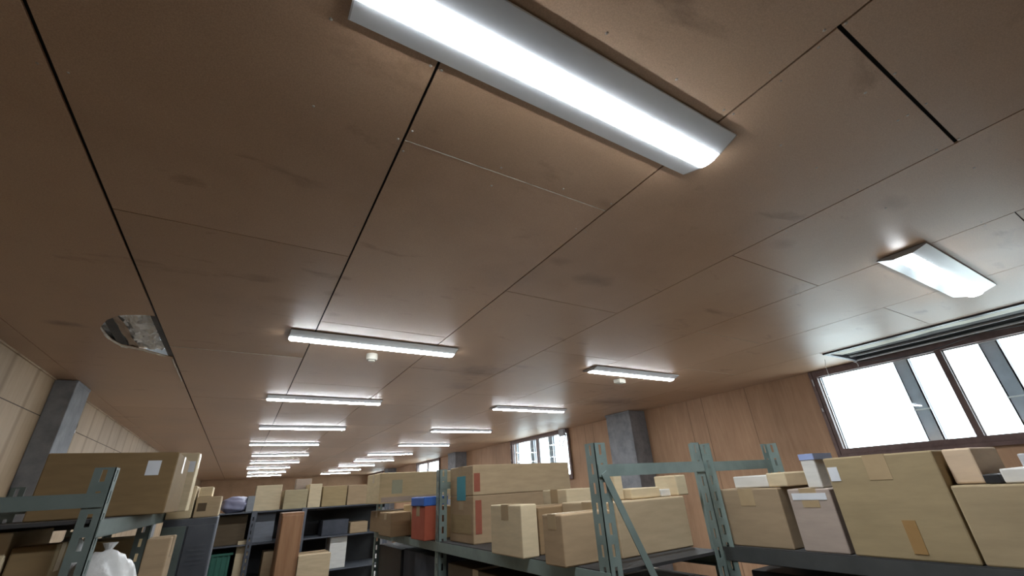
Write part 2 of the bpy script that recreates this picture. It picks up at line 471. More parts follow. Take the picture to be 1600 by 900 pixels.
# ---- windows
for i, (a, b) in enumerate(wins):
    f = MB(); z0, z1 = WZ0, WZ1
    mid = a + (b - a) * .512 if i else 1.285
    x0, x1 = XR - .035, XR + .07
    f.bevbox(x0, x1, a, b, z0 - .052, z0 + .005, .004)                 # sill
    f.bevbox(x0, x1, a, b, z1, H - .003, .004)                          # head
    f.bevbox(x0, x1, b - .045, b, z0, z1, .004); f.bevbox(x0, x1, a, a + .045, z0, z1, .004)
    f.bevbox(x0 - .012, x0 + .004, b - .005, b + .032, z0 - .085, H - .004, .003)   # casing on the wall
    f.bevbox(x0 - .012, x0 + .004, a - .032, a + .005, z0 - .085, H - .004, .003)
    f.bevbox(x0 - .010, x0 + .006, a - .03, b + .03, z0 - .088, z0 - .050, .003)
    fo = structure(f.build('window_%d' % (i + 1), M['frame']), ['brown framed high window at the right beside the ceiling hatch', 'brown framed high window beyond the near right column', 'third high window along the right wall', 'farthest high window along the right wall'][i])
    mu = MB().bevbox(x0 + .01, x1 - .02, mid - .026, mid + .026, z0, z1, .003)
    mu.build('mullion', M['frame'], fo)
    for (ya, yb2) in ((a + .045, mid - .026), (mid + .026, b - .045)):
        s = MB(); xs0, xs1 = XR + .018, XR + .030
        s.box(xs0, xs1, ya, ya + .010, z0, z1); s.box(xs0, xs1, yb2 - .010, yb2, z0, z1)
        s.box(xs0, xs1, ya, yb2, z0, z0 + .008); s.box(xs0, xs1, ya, yb2, z1 - .010, z1)
        so = s.build('sash', M['bead'], fo)
        MB().box(XR + .022, XR + .026, ya + .004, yb2 - .004, z0 + .004, z1 - .004).build('pane', M['glass'], so)
    # bits of plaster and broken catch at the casing corners
    fc = MB()
    fc.bevbox(x0 - .02, x0 - .01, b + .002, b + .012, z1 - .10, z1 - .02, .002)
    fc.bevbox(x0 - .018, x0 - .01, b + .004, b + .018, z0 + .42, z0 + .46, .002)
    fc.build('catch', M['bead'], fo)

# ---- posts and wires outside the windows
grp = 'grey posts outside the windows'
for k, (y, lab) in enumerate([(.955, 'grey post outside the near window, right of the mullion'), (1.645, 'grey post with a white clip outside the near window, left of the mullion'), (2.53, 'grey post outside hidden beside the left jamb of the near window'),
                              (8.29, 'grey post outside the second window, right of its mullion'), (9.07, 'grey post outside the second window, left of its mullion'), (9.86, 'grey post outside at the left jamb of the second window')]):
    t = thing('outdoor_post', lab, 'post', (6.02, y, 0), 0, grp)
    p = MB()
    wd = .065
    for (u0, u1, v0, v1) in ((-.05, .05, wd - .012, wd), (-.05, .05, -wd, -wd + .012), (-.012, .012, -wd, wd)):
        p.box(u0, u1, v0, v1, 0, 4.2)
    p.box(-.05, -.04, -wd, wd, 0, 4.2)
    p.build('post_shaft', M['outpost'], t)
    for zc in ([Z0 + .50] if y < 2 else [Z0 + .715, Z0 + .84]):
        MB().bevbox(-.058, -.049, -wd - .004, wd + .004, zc - .007, zc + .007, .002).build('clip', M['white'], t)
structure(MB().box(XR + .1, 40, -30, 60, -.35, -.2).build('trim_1', M['floor']), 'ground outside the windows')

# ---- columns
def column(x0, x1, y0, y1, label):
    c = MB().bevbox(x0, x1, y0, y1, 0, H - .004, .006)
    if x0 > 0: c.bevbox(x0 - .012, x0 + .03, y0 - .006, y1 + .006, H - .030, H - .003, .003)
    else: c.box(x1 - .02, x1 + .003, y0 - .003, y1 + .003, H - .025, H - .003)
    o = c.build('column', M['concrete']); structure(o, label); return o


column(XL, -1.40, 5.12, 5.53, 'dark grey concrete column against the left wall')
column(5.45, XR, 5.22, 5.80, 'grey concrete column between the first two right windows')
column(5.45, XR, 12.5, 13.08, 'grey concrete column beyond the second right window')
column(XL, -1.40, 12.4, 12.8, 'second grey column along the left wall')
column(5.45, XR, 19.8, 20.35, 'farthest grey column along the right wall')

# ================================================================ CEILING LIGHTS
def make_light():
    t = thing('ceiling_light', '', 'ceiling light', (0, 0, 0), 0, 'rows of batten ceiling lights')
    L = .625
    b = MB(); b.box(-L + .03, L - .03, -.085, .085, -.008, 0); b.build('base', M['lamp_edge'], t)
    r = MB()
    prof = [(-.115, -.006), (-.113, -.010), (-.042, -.034), (.042, -.034), (.113, -.010), (.115, -.006)]
    r.prism([(y, z) for y, z in prof] + [(.110, -.003), (-.110, -.003)], 'x', -L, L)
    r.build('reflector', M['lamp_body'], t)
    for s in (-1, 1):
        e = MB(); e.prism([(y * 1.004, z) for y, z in prof] + [(.110, -.003), (-.110, -.003)], 'x', s * L, s * (L + .004))
        e.build('end_plate', M['lamp_edge'], t)
    d = MB()
    dp = [(-.0405, -.033), (-.038, -.0375), (-.030, -.0425), (-.016, -.0465), (0, -.0478), (.016, -.0465), (.030, -.0425), (.038, -.0375), (.0405, -.033)]
    d.prism(dp, 'x', -L + .006, L - .006)
    d.build('diffuser', M['lamp'], t)
    return t


ordn = ['nearest', 'second', 'third', 'fourth', 'fifth', 'sixth', 'seventh', 'eighth', 'ninth', 'tenth']
lightA = make_light()
rowL = [(.655, .617), (.742, 3.20), (.715, 5.44), (.73, 7.74), (.65, 10.05), (.75, 12.45), (.77, 14.75), (.73, 17.05), (.80, 19.45), (.82, 21.8)]
rowR = [(3.595, .60), (3.545, 3.235), (3.60, 5.45), (3.56, 7.85), (3.68, 10.3), (3.51, 12.6), (3.62, 14.85), (3.56, 17.1), (3.62, 19.6), (3.66, 21.9)]
for i, (x, y) in enumerate(rowL):
    lab = ['large lit white ceiling light cut off by the top edge, nearest of all', 'lit ceiling light with round smoke detector beside it, second of the left row'][i] if i < 2 else 'lit batten ceiling light, %s from the camera in the left row' % ordn[i]
    if i == 0: lightA.location = (x, y, H - .001); lightA['label'] = lab; lightA.rotation_euler = (0, 0, 0)
    else: dup(lightA, (x, y, H - .001), lab, [0, 0, .01, .0, 0, 0, 0, 0, 0, 0][i])
for i, (x, y) in enumerate(rowR):
    lab = ['lit white ceiling light near the window hatch, nearest of the right row', 'lit ceiling light with square detector beside it, second of the right row'][i] if i < 2 else 'lit batten ceiling light, %s from the camera in the right row' % ordn[i]
    dup(lightA, (x, y, H - .001), lab)

# ================================================================ SMALL THINGS ON THE CEILING
t = thing('smoke_detector', 'round ivory smoke detector beside the second left ceiling light', 'smoke detector', (.765, 3.50, H))
MB().lathe([(.044, 0), (.046, -.022), (.044, -.046), (.038, -.052)], (0, 0, 0)).build('housing', M['detector'], t)
MB().lathe([(.030, -.052), (.028, -.062), (.016, -.066)], (0, 0, 0)).build('sensor_cap', M['detector'], t)
MB().lathe([(.0335, -.0515), (.0335, -.0545), (.033, -.055)], (0, 0, 0)).build('vent_ring', M['joist'], t)
t = thing('heat_detector', 'square ivory detector box beside the second right ceiling light', 'detector', (3.62, 3.53, H), .25)
MB().bevbox(-.062, .062, -.045, .045, -.046, 0, .008).build('housing', M['detector'], t)
MB().bevbox(-.045, .030, -.030, .030, -.050, -.045, .003).build('cover_plate', M['detector'], t)

# torn hole: foil, paper and joists above
t = thing('roof_insulation', 'crinkled silver insulation foil showing through the torn ceiling hole', 'insulation', (-.82, 3.6, H + .034))
f = MB(); N = 40
vs = []; fs = []
rf = random.Random(4)
edge = [rf.uniform(-.016, .014) for _ in range(N + 1)]
for j in range(N + 1):
    for i in range(N + 1):
        y = -.75 + 1.17 * j / N
        x = -.40 + (.545 + edge[j]) * i / N
        zz = .006 * math.sin(95 * x - 60 * y) * (math.sin(9 * y) > -.2) + .010 * math.sin(19 * x + 11 * y) * math.sin(23 * y - 9 * x) + .008 * math.sin(61 * x + 40 * y + 2 * math.sin(30 * y)) + .006 * rf.uniform(-1, 1)
        vs.append((x, y, zz))
for j in range(N):
    for i in range(N): fs.append((j * (N + 1) + i, j * (N + 1) + i + 1, (j + 1) * (N + 1) + i + 1, (j + 1) * (N + 1) + i))
f.add(vs, fs, 0, False); f.build('foil_sheet', M['foil'], t)
p = MB(); vs = []; fs = []
for j in range(15):
    for i in range(4):
        vs.append((-.05 + .006 * math.sin(j * 1.3) + (.012 + .006 * math.sin(j * .6) ** 2) * i, -.65 + .075 * j, -.021 + .003 * math.sin(j * 2 + i)))
for j in range(14):
    for i in range(3): fs.append((j * 4 + i, j * 4 + i + 1, (j + 1) * 4 + i + 1, (j + 1) * 4 + i))
p.add(vs, fs); p.build('backing_paper', M['paper'], t)
jq = [(-.893, 2.6), (-.846, 2.6), (-.894, 4.6), (-.950, 4.6)]
tag(MB().prism(jq, 'z', H + .0085, H + .016).build('ceiling_joist', M['joist']), 'dark steel joist crossing the torn ceiling hole', 'joist')
tag(MB().box(-.664, -.634, 2.6, 4.6, H + .0085, H + .05).build('ceiling_joist', M['joist']), 'dark joist at the straight edge of the torn ceiling hole', 'joist')

# hatch beside the window: rails, batten, conduits, cables
hy0, hy1 = -1.5, 1.95
t = thing('ceiling_hatch', 'dark metal frame around the open ceiling hatch above the window', 'hatch', (4.99, hy1, H))
f = MB(); f.box(.0, .050, hy0 - hy1, 0, -.014, .03); f.box(.075, .085, hy0 - hy1, -.02, -.004, .05); f.build('long_rail', M['rail'], t)
f = MB(); f.box(0, .82, -.030, -.004, -.010, .02); f.build('end_rail', M['rail'], t)
f = MB(); f.box(0, .82, -.004, .004, -.012, .012); f.box(.050, .058, hy0 - hy1, -.03, -.015, .0); f.build('edge_strip', M['pipe'], t)
tag(MB().prism([(5.11, hy0), (5.24, hy0), (5.23, .9), (5.20, 1.12), (5.24, 1.3), (5.26, 1.88), (5.10, 1.92)], 'z', H - .002, H + .006).build('ceiling_batten', M['batten']), 'pale strip of board left hanging inside the open hatch', 'board')
tag(MB().box(5.32, 5.44, hy0, hy1 - .05, H + .02, H + .07).build('hatch_joist', noisy('shade_darkened_joist', (.018, .012, .009, 1), (.03, .02, .014, 1), 8, .7, stretch=(6, .6, 6))), 'brown joist darkened for shade inside the open hatch', 'joist')  # brown darkened to carry the shade of the hatch void
tag(MB().tube([(5.55, 1.93, H + .02), (5.56, 1.3, H + .018), (5.55, .6, H + .022), (5.54, hy0, H + .02)], .011, 0, 10).build('conduit', M['pipe']), 'pale conduit inside the hatch, the one further from the window', 'conduit', 'conduits in the ceiling hatch')
tag(MB().tube([(5.70, 1.94, H - .005), (5.70, 1.3, H - .006), (5.69, .6, H - .004), (5.69, hy0, H - .004)], .010, 0, 10).build('conduit', M['pipe']), 'pale conduit in the hatch running closest to the window head', 'conduit', 'conduits in the ceiling hatch')
pts = [(5.72, 1.93, H - .01)]
for k in range(1, 25):
    u = k / 24; pts.append((5.75 - .10 * u, 1.93 - 2.2 * u, H - .012 - .065 * math.sin(math.pi * min(1, u * 2.2)) * (1 if u < .455 else .0) - .03 * abs(math.sin(math.pi * u * 2.2)) * (u >= .455)))
tag(MB().tube(pts, .0035, 0, 6).build('cable', M['joist']), 'slack dark cable sagging along the hatch above the window', 'cable')
wq = [un(1286, 555, x=5.3), un(1290, 572, x=5.3), un(1296, 590, x=5.3), un(1299, 603, x=5.3), un(1303, 612, x=5.3), un(1312, 626, x=5.3), un(1324, 639, x=5.3)]
wq = [(q.x, q.y, min(q.z + Z0, H - .001) if i else H) for i, q in enumerate(wq)]
tag(MB().tube(wq, .0026, 0, 6).build('hanging_wire', M['pipe']), 'thin pale wire hanging from the hatch corner before the window', 'wire')
t = thing('pipe_hook', 'small pale hook at the corner of the open hatch', 'hook', (5.70, 1.945, H - .012))
MB().lathe([(.016, .004), (.018, -.004), (.010, -.012)], (0, 0, 0), 0, 14).build('ring', M['pipe'], t)
MB().tube([(0, 0, -.01), (.004, -.01, -.03), (.002, -.012, -.05), (.01, -.005, -.06)], .004, 0, 6).build('tail', M['pipe'], t)
# broken bracket at the second window
t = thing('broken_blind_bracket', 'grey broken bracket dangling at the right corner of the second window', 'bracket', (5.74, 7.48, H))
MB().bevbox(-.03, .03, -.06, .12, -.14, 0, .008).build('bracket_plate', M['outpost'], t)
MB().tube([(0, .10, -.13), (0, .13, -.22), (0, .16, -.27), (0, .15, -.32)], .012, 0, 7).build('dangling_arm', M['outpost'], t)
MB().tube([(0, -.03, -.05), (0, -.10, -.13), (0, -.02, -.24), (0, .05, -.30), (0, .03, -.36)], .012, 0, 7).build('dangling_strap', M['outpost'], t)

# ================================================================ RACKS
def angle_post(h, w=.042, sx=1, sy=1, slots=True, zbase=0):
    """slotted steel angle: two flanges with a row of keyhole slots"""
    m = MB(); th = .0022
    step = .05; n = int(h / step)
    for fl in (0, 1):
        def Q(u, d, z): return (sx * u, sy * d, z) if fl == 0 else (sx * d, sy * u, z)
        for (u0, u1, full) in ((0, .016, True), (.026, w, True), (.016, .026, False)):
            if full:
                zs = [(0, h)]
            else:
                zs = [(k * step, k * step + .022) for k in range(n)] + [(n * step, h)] if slots else [(0, h)]
            for a, b in zs:
                if b - a < 1e-4: continue
                vs = [Q(u0, 0, a), Q(u1, 0, a), Q(u1, 0, b), Q(u0, 0, b), Q(u0, th, a), Q(u1, th, a), Q(u1, th, b), Q(u0, th, b)]
                m.add(vs, [(0, 1, 2, 3), (4, 7, 6, 5), (0, 4, 5, 1), (3, 2, 6, 7), (0, 3, 7, 4), (1, 5, 6, 2)])
    return m


def rack(label, x0, x1, ys, h, shelves, mat, along='y', brace_end=True, shelf_mat=None, bars=True, group=None, beam_mat=None):
    """bolted shelving; posts at every y in ys on both sides; shelves = heights of the shelf tops"""
    t = thing('steel_rack', label, 'rack', (0, 0, 0), 0, group)
    for k, y in enumerate(ys):
        for sx, x in ((1, x0), (-1, x1)):
            sy = 1 if k < len(ys) - 1 else -1
            p = angle_post(h, sx=sx, sy=sy); p.move(Matrix.Translation((x, y, 0))); p.build('post', mat, t)
            MB().bevbox(min(x, x + sx * .05) - .003, max(x, x + sx * .05) + .003, min(y, y + sy * .05) - .003, max(y, y + sy * .05) + .003, 0, .012, .003).build('foot', M['dark'], t)
        if bars:
            for zb in (h - .075,):
                MB().box(x0 + .003, x1 - .003, y - .0025, y, zb - .016, zb + .016).build('cross_bar', mat, t)
    for zs in shelves:
        for k in range(len(ys) - 1):
            a, b = ys[k] + .004, ys[k + 1] - .004
            s = MB(); s.box(x0 + .004, x1 - .004, a, b, zs - .008, zs)
            s.box(x0 + .02, x1 - .02, (a + b) / 2 - .02, (a + b) / 2 + .02, zs - .028, zs - .008)
            s.build('shelf', shelf_mat or M['shelf'], t)
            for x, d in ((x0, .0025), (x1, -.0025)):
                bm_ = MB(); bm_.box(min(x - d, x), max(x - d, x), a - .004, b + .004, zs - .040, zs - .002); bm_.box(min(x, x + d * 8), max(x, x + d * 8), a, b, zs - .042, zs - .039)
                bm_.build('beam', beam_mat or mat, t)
    if brace_end:
        y = ys[0] - .0028
        z_hi, z_lo = h - .08, h - .08 - (x1 - x0) * 1.15 * 1.62
        br = MB()
        br.move(Matrix())
        def bar(za, zb, mirror):
            xa, xb = (x0 + .02, x1 - .02) if not mirror else (x1 - .02, x0 + .02)
            dx, dz = xb - xa, zb - za; L = math.hypot(dx, dz); nx, nz = -dz / L * .011, dx / L * .011
            br.prism([(xa + nx, za + nz), (xa - nx, za - nz), (xb - nx, zb - nz), (xb + nx, zb + nz)], 'y', y - .0022, y)
        bar(z_hi, z_lo, False)
        if z_lo > .3: bar(z_lo - .02, max(.08, z_lo - (z_hi - z_lo)), True)
        br.build('brace', mat, t)
    return t


RH = Z0 + .105                      # tops of the green racks
SH = Z0 - .21                       # their upper shelf
R1 = rack('sage green slotted steel rack in the middle, big cartons on it', .86, 1.33, [.98, 2.17, 3.36], RH, [SH, SH - .55, SH - 1.10, .12], M['sage'])
R2 = rack('sage green slotted steel rack at the right, row of cartons on it', 1.41, 1.84, [-.90, .07, 1.04], RH, [SH, SH - .55, SH - 1.10, .12], M['sage'], brace_end=False, beam_mat=M['beam_shaded'])
LR = rack('dull green slotted steel rack against the left side, long brown carton on top', -.73, -.28, [1.52, 2.42, 3.32, 4.22], RH, [Z0 - .012, Z0 - .46, Z0 - .95, .12], M['sage_dark'])
GR = rack('slate grey steel shelving across the end of the aisle', -.16, 1.30, [4.60, 5.05], Z0 - .055, [Z0 - .06, Z0 - .30, Z0 - .56, Z0 - 1.0, .12], M['slate'], brace_end=False, shelf_mat=M['slate'], bars=False)
MB().box(-.155, 1.295, 5.043, 5.047, .1, Z0 - .075).build('dark_backing', M['shelf'], GR)  # panel added to make the view through the shelving dark
for xm in (.13, .52):
    for y, sy in ((4.60, 1), (5.05, -1)):
        p = angle_post(Z0 - .055, sx=1, sy=sy); p.move(Matrix.Translation((xm, y, 0))); p.build('post', M['slate'], GR)
tag(MB().box(1.335, 1.90, 1.046, 1.05, RH - .091, RH - .059).build('tie_bar', M['sage']), 'pale green tie bar across the top of the two right racks', 'bar')


# ================================================================ CARTONS AND GOODS
CARD = {}


def card(rgb, key=None):
    k = key or rgb
    if k not in CARD:
        c = [q for q in rgb]
        a = tuple(x * .90 for x in c[:3]) + (1,); b = tuple(min(1, x * 1.08) for x in c[:3]) + (1,)
        CARD[k] = noisy('cardboard_%s' % k, a, b, 9, .75, stretch=(1, 1, 5), spec=.2)
    return CARD[k]


C_TAN = card((.42, .30, .185), 'tan'); C_PALE = card((.52, .40, .26), 'pale'); C_BROWN = card((.30, .20, .11), 'brown'); C_CREAM = card((.66, .54, .36), 'cream')
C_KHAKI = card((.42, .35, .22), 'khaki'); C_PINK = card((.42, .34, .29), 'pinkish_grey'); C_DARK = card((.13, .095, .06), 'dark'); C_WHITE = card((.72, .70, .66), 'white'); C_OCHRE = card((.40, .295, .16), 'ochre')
TAPE = noisy('packing_tape', (.40, .29, .17, 1), (.47, .35, .21, 1), 12, .3)
P_WHITE = noisy('white_label_paper', (.68, .70, .74, 1), (.76, .78, .82, 1), 15, .6)
P_TEAL = noisy('teal_printed_band', (.06, .30, .38, 1), (.085, .37, .46, 1), 10, .5)
P_RED = noisy('red_printing', (.30, .085, .05, 1), (.38, .12, .075, 1), 10, .6)
RED = noisy('orange_red_cardboard', (.40, .085, .045, 1), (.50, .13, .075, 1), 8, .6)
BLUE = noisy('bright_blue_plastic', (.045, .14, .52, 1), (.07, .20, .66, 1), 8, .4)
GREEN = noisy('green_plastic', (.035, .13, .095, 1), (.055, .18, .135, 1), 8, .4)
LILAC = noisy('lilac_grey_plastic', (.24, .24, .35, 1), (.34, .34, .47, 1), 6, .4)
FILM = noisy('milky_plastic_film', (.50, .49, .48, 1), (.66, .65, .64, 1), 12, .25, bump=.5)
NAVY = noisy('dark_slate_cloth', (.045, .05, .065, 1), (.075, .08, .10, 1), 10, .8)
PALEBLUE = noisy('pale_blue_board', (.30, .38, .66, 1), (.38, .46, .74, 1), 8, .5)


def carton(label, x0, x1, y0, y1, z0, z1, mat, flaps=None, labels=(), tape=True, name='cardboard_box', cat='box', group='cartons on the racks', rz=0):
    """closed carton with lid seam and tape; flaps = 'open' raises its four top flaps; labels = (face, u0, u1, v0, v1, material, part name)"""
    cx, cy = (x0 + x1) / 2, (y0 + y1) / 2
    t = thing(name, label, cat, (cx, cy, z0), rz, group)
    w, d, h = x1 - x0, y1 - y0, z1 - z0
    b = MB()
    if flaps:
        th = .004
        b.box(-w / 2, w / 2, -d / 2, d / 2, 0, th); b.box(-w / 2, w / 2, -d / 2, -d / 2 + th, 0, h); b.box(-w / 2, w / 2, d / 2 - th, d / 2, 0, h)
        b.box(-w / 2, -w / 2 + th, -d / 2, d / 2, 0, h); b.box(w / 2 - th, w / 2, -d / 2, d / 2, 0, h)
        b.build('carton', mat, t)
        fl = min(w, d) * .42
        for k, ang in enumerate(flaps):
            f = MB(); s = math.sin(ang); c = math.cos(ang)
            if k == 0: q = [(-w / 2, -d / 2, h), (w / 2, -d / 2, h), (w / 2, -d / 2 - fl * s, h + fl * c), (-w / 2, -d / 2 - fl * s, h + fl * c)]
            if k == 1: q = [(-w / 2, -d / 2, h), (-w / 2, d / 2, h), (-w / 2 - fl * s, d / 2, h + fl * c), (-w / 2 - fl * s, -d / 2, h + fl * c)]
            if k == 2: q = [(-w / 2, d / 2, h), (w / 2, d / 2, h), (w / 2, d / 2 + fl * s, h + fl * c), (-w / 2, d / 2 + fl * s, h + fl * c)]
            if k == 3: q = [(w / 2, -d / 2, h), (w / 2, d / 2, h), (w / 2 + fl * s, d / 2, h + fl * c), (w / 2 + fl * s, -d / 2, h + fl * c)]
            n = (Vector(q[1]) - Vector(q[0])).cross(Vector(q[3]) - Vector(q[0])).normalized() * .004
            q2 = [Vector(v) + n for v in q]
            f.add(list(q) + q2, [(0, 1, 2, 3), (7, 6, 5, 4), (0, 4, 5, 1), (1, 5, 6, 2), (2, 6, 7, 3), (3, 7, 4, 0)])
            f.build('flap', mat, t)
    else:
        b.bevbox(-w / 2, w / 2, -d / 2, d / 2, 0, h, min(.004, h * .1))
        b.box(-w / 2 + .004, w / 2 - .004, -.0012, .0012, h - .001, h + .0006)
        b.build('carton', mat, t)
        if tape and h > .06:
            tp = MB(); tw = min(.025, d * .2)
            tp.box(-w / 2 - .0006, w / 2 + .0006, -tw, tw, h, h + .0008)
            for sx in (-1, 1): tp.box(min(sx * w / 2, sx * (w / 2 + .0008)), max(sx * w / 2, sx * (w / 2 + .0008)), -tw, tw, h - min(.06, h * .3), h + .0008)
            tp.build('tape', TAPE, t)
    for (face, u0, u1, v0, v1, m, nm) in labels:
        l = MB()
        if face == 'front': l.box(-w / 2 + u0 * w, -w / 2 + u1 * w, -d / 2 - .0012, -d / 2 + .0005, v0 * h, v1 * h)
        if face == 'left': l.box(-w / 2 - .0014, -w / 2 + .0005, d / 2 - u1 * d, d / 2 - u0 * d, v0 * h, v1 * h)
        l.build(nm, m, t)
    return t


def front(label, px0, px1, pytop, y, depth, zbot, mat, **kw):
    """a carton whose near face lies at y and spans the given columns of the photograph"""
    a, b = un(px0, pytop, y=y), un(px1, pytop, y=y)
    return carton(label, a.x, b.x, y, y + depth, zbot, Z0 + (a.z + b.z) / 2, mat, **kw)


# ---- on the middle rack
TX0 = .905
S1 = SH
carton('large tan carton with red printing on the middle rack, under its twin', TX0, 1.455, 1.88, 2.14, S1, Z0 - .022, C_TAN, labels=[('front', .02, .075, .2, .9, P_RED, 'red_print'), ('left', .08, .9, .2, .6, C_OCHRE, 'printed_panel')])
carton('large pale carton with teal band, topmost of the tallest stack on middle rack', TX0, 1.458, 1.88, 2.14, Z0 - .021, Z0 + .106, card((.50, .375, .235), 'pale_tan'), labels=[('front', .01, .065, .12, .72, P_RED, 'red_print'), ('left', .33, .70, -.15, .66, P_TEAL, 'teal_band')])
front('narrow cream carton standing in front of the two stacked large cartons', 813, 838, 788, 1.36, .22, S1, C_CREAM)
front('dark brown carton between the narrow cream carton and the middle rack post', 840, 905, 790, 1.38, .26, S1, C_BROWN)
front('tan carton at the front corner of the middle rack beside its post', 876, 957, 800, 1.12, .10, S1, C_TAN)
carton('pale tan carton behind the diagonal brace of the middle rack', 1.02, 1.345, 1.10, 1.38, S1, Z0 - .058, C_PALE)
front('flat cream carton lying on the carton behind the brace', 985, 1030, 762, 1.14, .12, Z0 - .0565, C_CREAM, tape=False)
front('small white carton beside the flat cream one on the carton behind the brace', 1032, 1052, 764, 1.15, .10, Z0 - .0565, C_WHITE, tape=False)
front('upright cream carton on the right end of the carton behind the brace', 1054, 1070, 742, 1.115, .10, Z0 - .0565, C_CREAM, tape=False)
front('tiny cream carton at the left end of the carton behind the brace', 958, 970, 738, 1.16, .04, Z0 - .0565, C_CREAM, tape=False)
front('cream carton between the large stacked cartons and the front post of middle rack', 884, 924, 763, 1.50, .17, S1, C_CREAM)
# second and third bays
front('long cream carton with greenish mark and white strip on the middle rack', 595, 705, 737, 2.98, .34, S1 + .165, card((.56, .44, .27), 'straw'), labels=[('front', .16, .30, .3, .75, noisy('greenish_print', (.32, .33, .24, 1), (.38, .38, .28, 1), 10, .6), 'faded_print'), ('front', .03, .97, .04, .20, C_PINK, 'packing_strip')])
front('brown carton supporting the long cream carton on middle rack', 600, 700, 795, 2.985, .33, S1, C_BROWN)
carton('ochre carton beside a red one in the second bay of middle rack', .88, .965, 2.50, 2.80, S1, Z0 - .055, C_OCHRE)
front('orange red carton under a blue box on the middle rack', 664, 692, 790, 2.26, .2, S1, RED, name='red_carton')
_r = un(664, 790, y=2.26)
carton('small bright blue box lying on the orange red carton', _r.x - .006, un(700, 790, y=2.26).x, 2.26, 2.46, Z0 + (_r.z + un(692, 790, y=2.26).z) / 2 + .0005, Z0 + (_r.z + un(692, 790, y=2.26).z) / 2 + .042, BLUE, name='blue_box', tape=False)
front('small ochre carton between the red carton and the stacked large cartons', 694, 712, 790, 2.3, .2, S1, C_OCHRE)
front('brown carton near the far end of the middle rack', 612, 650, 800, 2.66, .25, S1, C_BROWN)
# lower shelf of the middle rack: dark cartons added in place of shade
S1b = SH - .55
carton('added shade-dark carton on the lower shelf of the middle rack, nearest the brace', .88, 1.31, 1.03, 1.50, S1b, SH - .07, C_DARK)
carton('added shade-dark carton on the lower shelf of the middle rack, second from the brace', .88, 1.31, 1.53, 2.10, S1b, SH - .08, C_DARK)
carton('added shade-dark slate carton on the lower shelf of the middle rack, far bay', .88, 1.31, 2.25, 2.75, S1b, SH - .07, NAVY, tape=False)
carton('added shade-black carton on the lower shelf of the middle rack, farthest one', .88, 1.31, 2.80, 3.28, S1b, SH - .08, M['dark'], tape=False)
# ---- on the right rack
carton('brown carton beside the post at the far end of right rack', 1.43, 1.78, .815, 1.030, SH, Z0 - .045, card((.36, .265, .17), 'dull_brown'))
carton('flat white carton on the brown carton at the far end of right rack', 1.47, 1.72, .86, .98, Z0 - .0435, Z0 - .008, C_WHITE, tape=False)
carton('small cream carton on the brown carton of right rack', 1.45, 1.70, .79, .85, Z0 - .0435, Z0 - .003, C_CREAM, tape=False)
carton('pinkish grey carton wrapped in film between two brown cartons on right rack', 1.425, 1.76, .668, .785, SH, Z0 - .05, C_PINK, labels=[('left', .1, .9, .82, .93, P_WHITE, 'paper_slip')])
front('white carton with pale blue upper edge standing on the pinkish grey carton', 1268, 1297, 708, .685, .04, Z0 - .049, C_WHITE, tape=False, name='white_carton', labels=[('front', -.002, 1.002, .82, 1.0, PALEBLUE, 'blue_band'), ('left', -.002, 1.002, .82, 1.0, PALEBLUE, 'blue_band')])
carton('large ochre carton, tallest of the row on the right rack', 1.42, 1.80, .411, .655, SH, Z0 + .026, card((.37, .285, .165), 'large_ochre'), labels=[('left', .53, .64, .06, .36, noisy('orange_stain', (.33, .19, .07, 1), (.38, .23, .09, 1), 20, .8), 'stain_patch'), ('left', .02, .12, .75, .9, P_WHITE, 'paper_label')])
carton('wide ochre carton at the right edge of the picture on right rack', 1.42, 1.80, .09, .407, SH, Z0 - .052, card((.40, .31, .19), 'wide_ochre'), labels=[('left', .40, .62, .25, .85, C_BROWN, 'printed_panel')])
carton('flat white carton lying on the wide ochre carton', 1.44, 1.76, .10, .318, Z0 - .0505, Z0 - .022, C_WHITE, tape=False)
carton('grey carton on the flat white carton at right edge', 1.47, 1.76, .11, .285, Z0 - .021, Z0 + .006, card((.50, .50, .52), 'light_grey'), tape=False)
carton('flat black tray on the wide ochre carton at the right', 1.44, 1.74, .322, .349, Z0 - .0505, Z0 - .032, M['dark'], tape=False, name='black_tray', cat='tray')
carton('crumpled cream carton standing behind the largest ochre carton', 1.46, 1.66, .352, .405, Z0 - .0505, Z0 + .026, card((.68, .52, .37), 'peach_cream'), tape=False)
S2b = SH - .55  # lower cartons added, dark in place of the shade under the shelf
carton('added shade-black carton on the lower shelf of the right rack near its far post', 1.44, 1.81, .62, .98, S2b, SH - .065, M['dark'], tape=False)
carton('added shade-dark carton on the lower shelf of the right rack below the largest ochre carton', 1.44, 1.81, .12, .58, S2b, SH - .07, C_DARK)
# ---- on the left rack
LT = Z0 - .0115
carton('long brown carton with white label on top of the left rack', -.53, -.20, 1.93, 2.36, LT, Z0 + .178, card((.235, .155, .075), 'long_brown'), labels=[('front', .76, .87, .62, .86, P_WHITE, 'white_label')])
carton('tall narrow cream carton with white label behind the long brown carton', -.40, -.182, 2.48, 2.62, LT, Z0 + .225, C_CREAM, labels=[('front', .84, .97, .66, .85, P_WHITE, 'white_label')])
LB = Z0 - .4595
front('brown carton on the lower shelf of the left rack', 20, 90, 853, 1.57, .10, LB, card((.24, .165, .085), 'lower_brown'))
carton('cream carton at the left edge, lower shelf of left rack', -.70, -.436, 1.57, 1.86, LB, Z0 - .028, C_CREAM, tape=False)


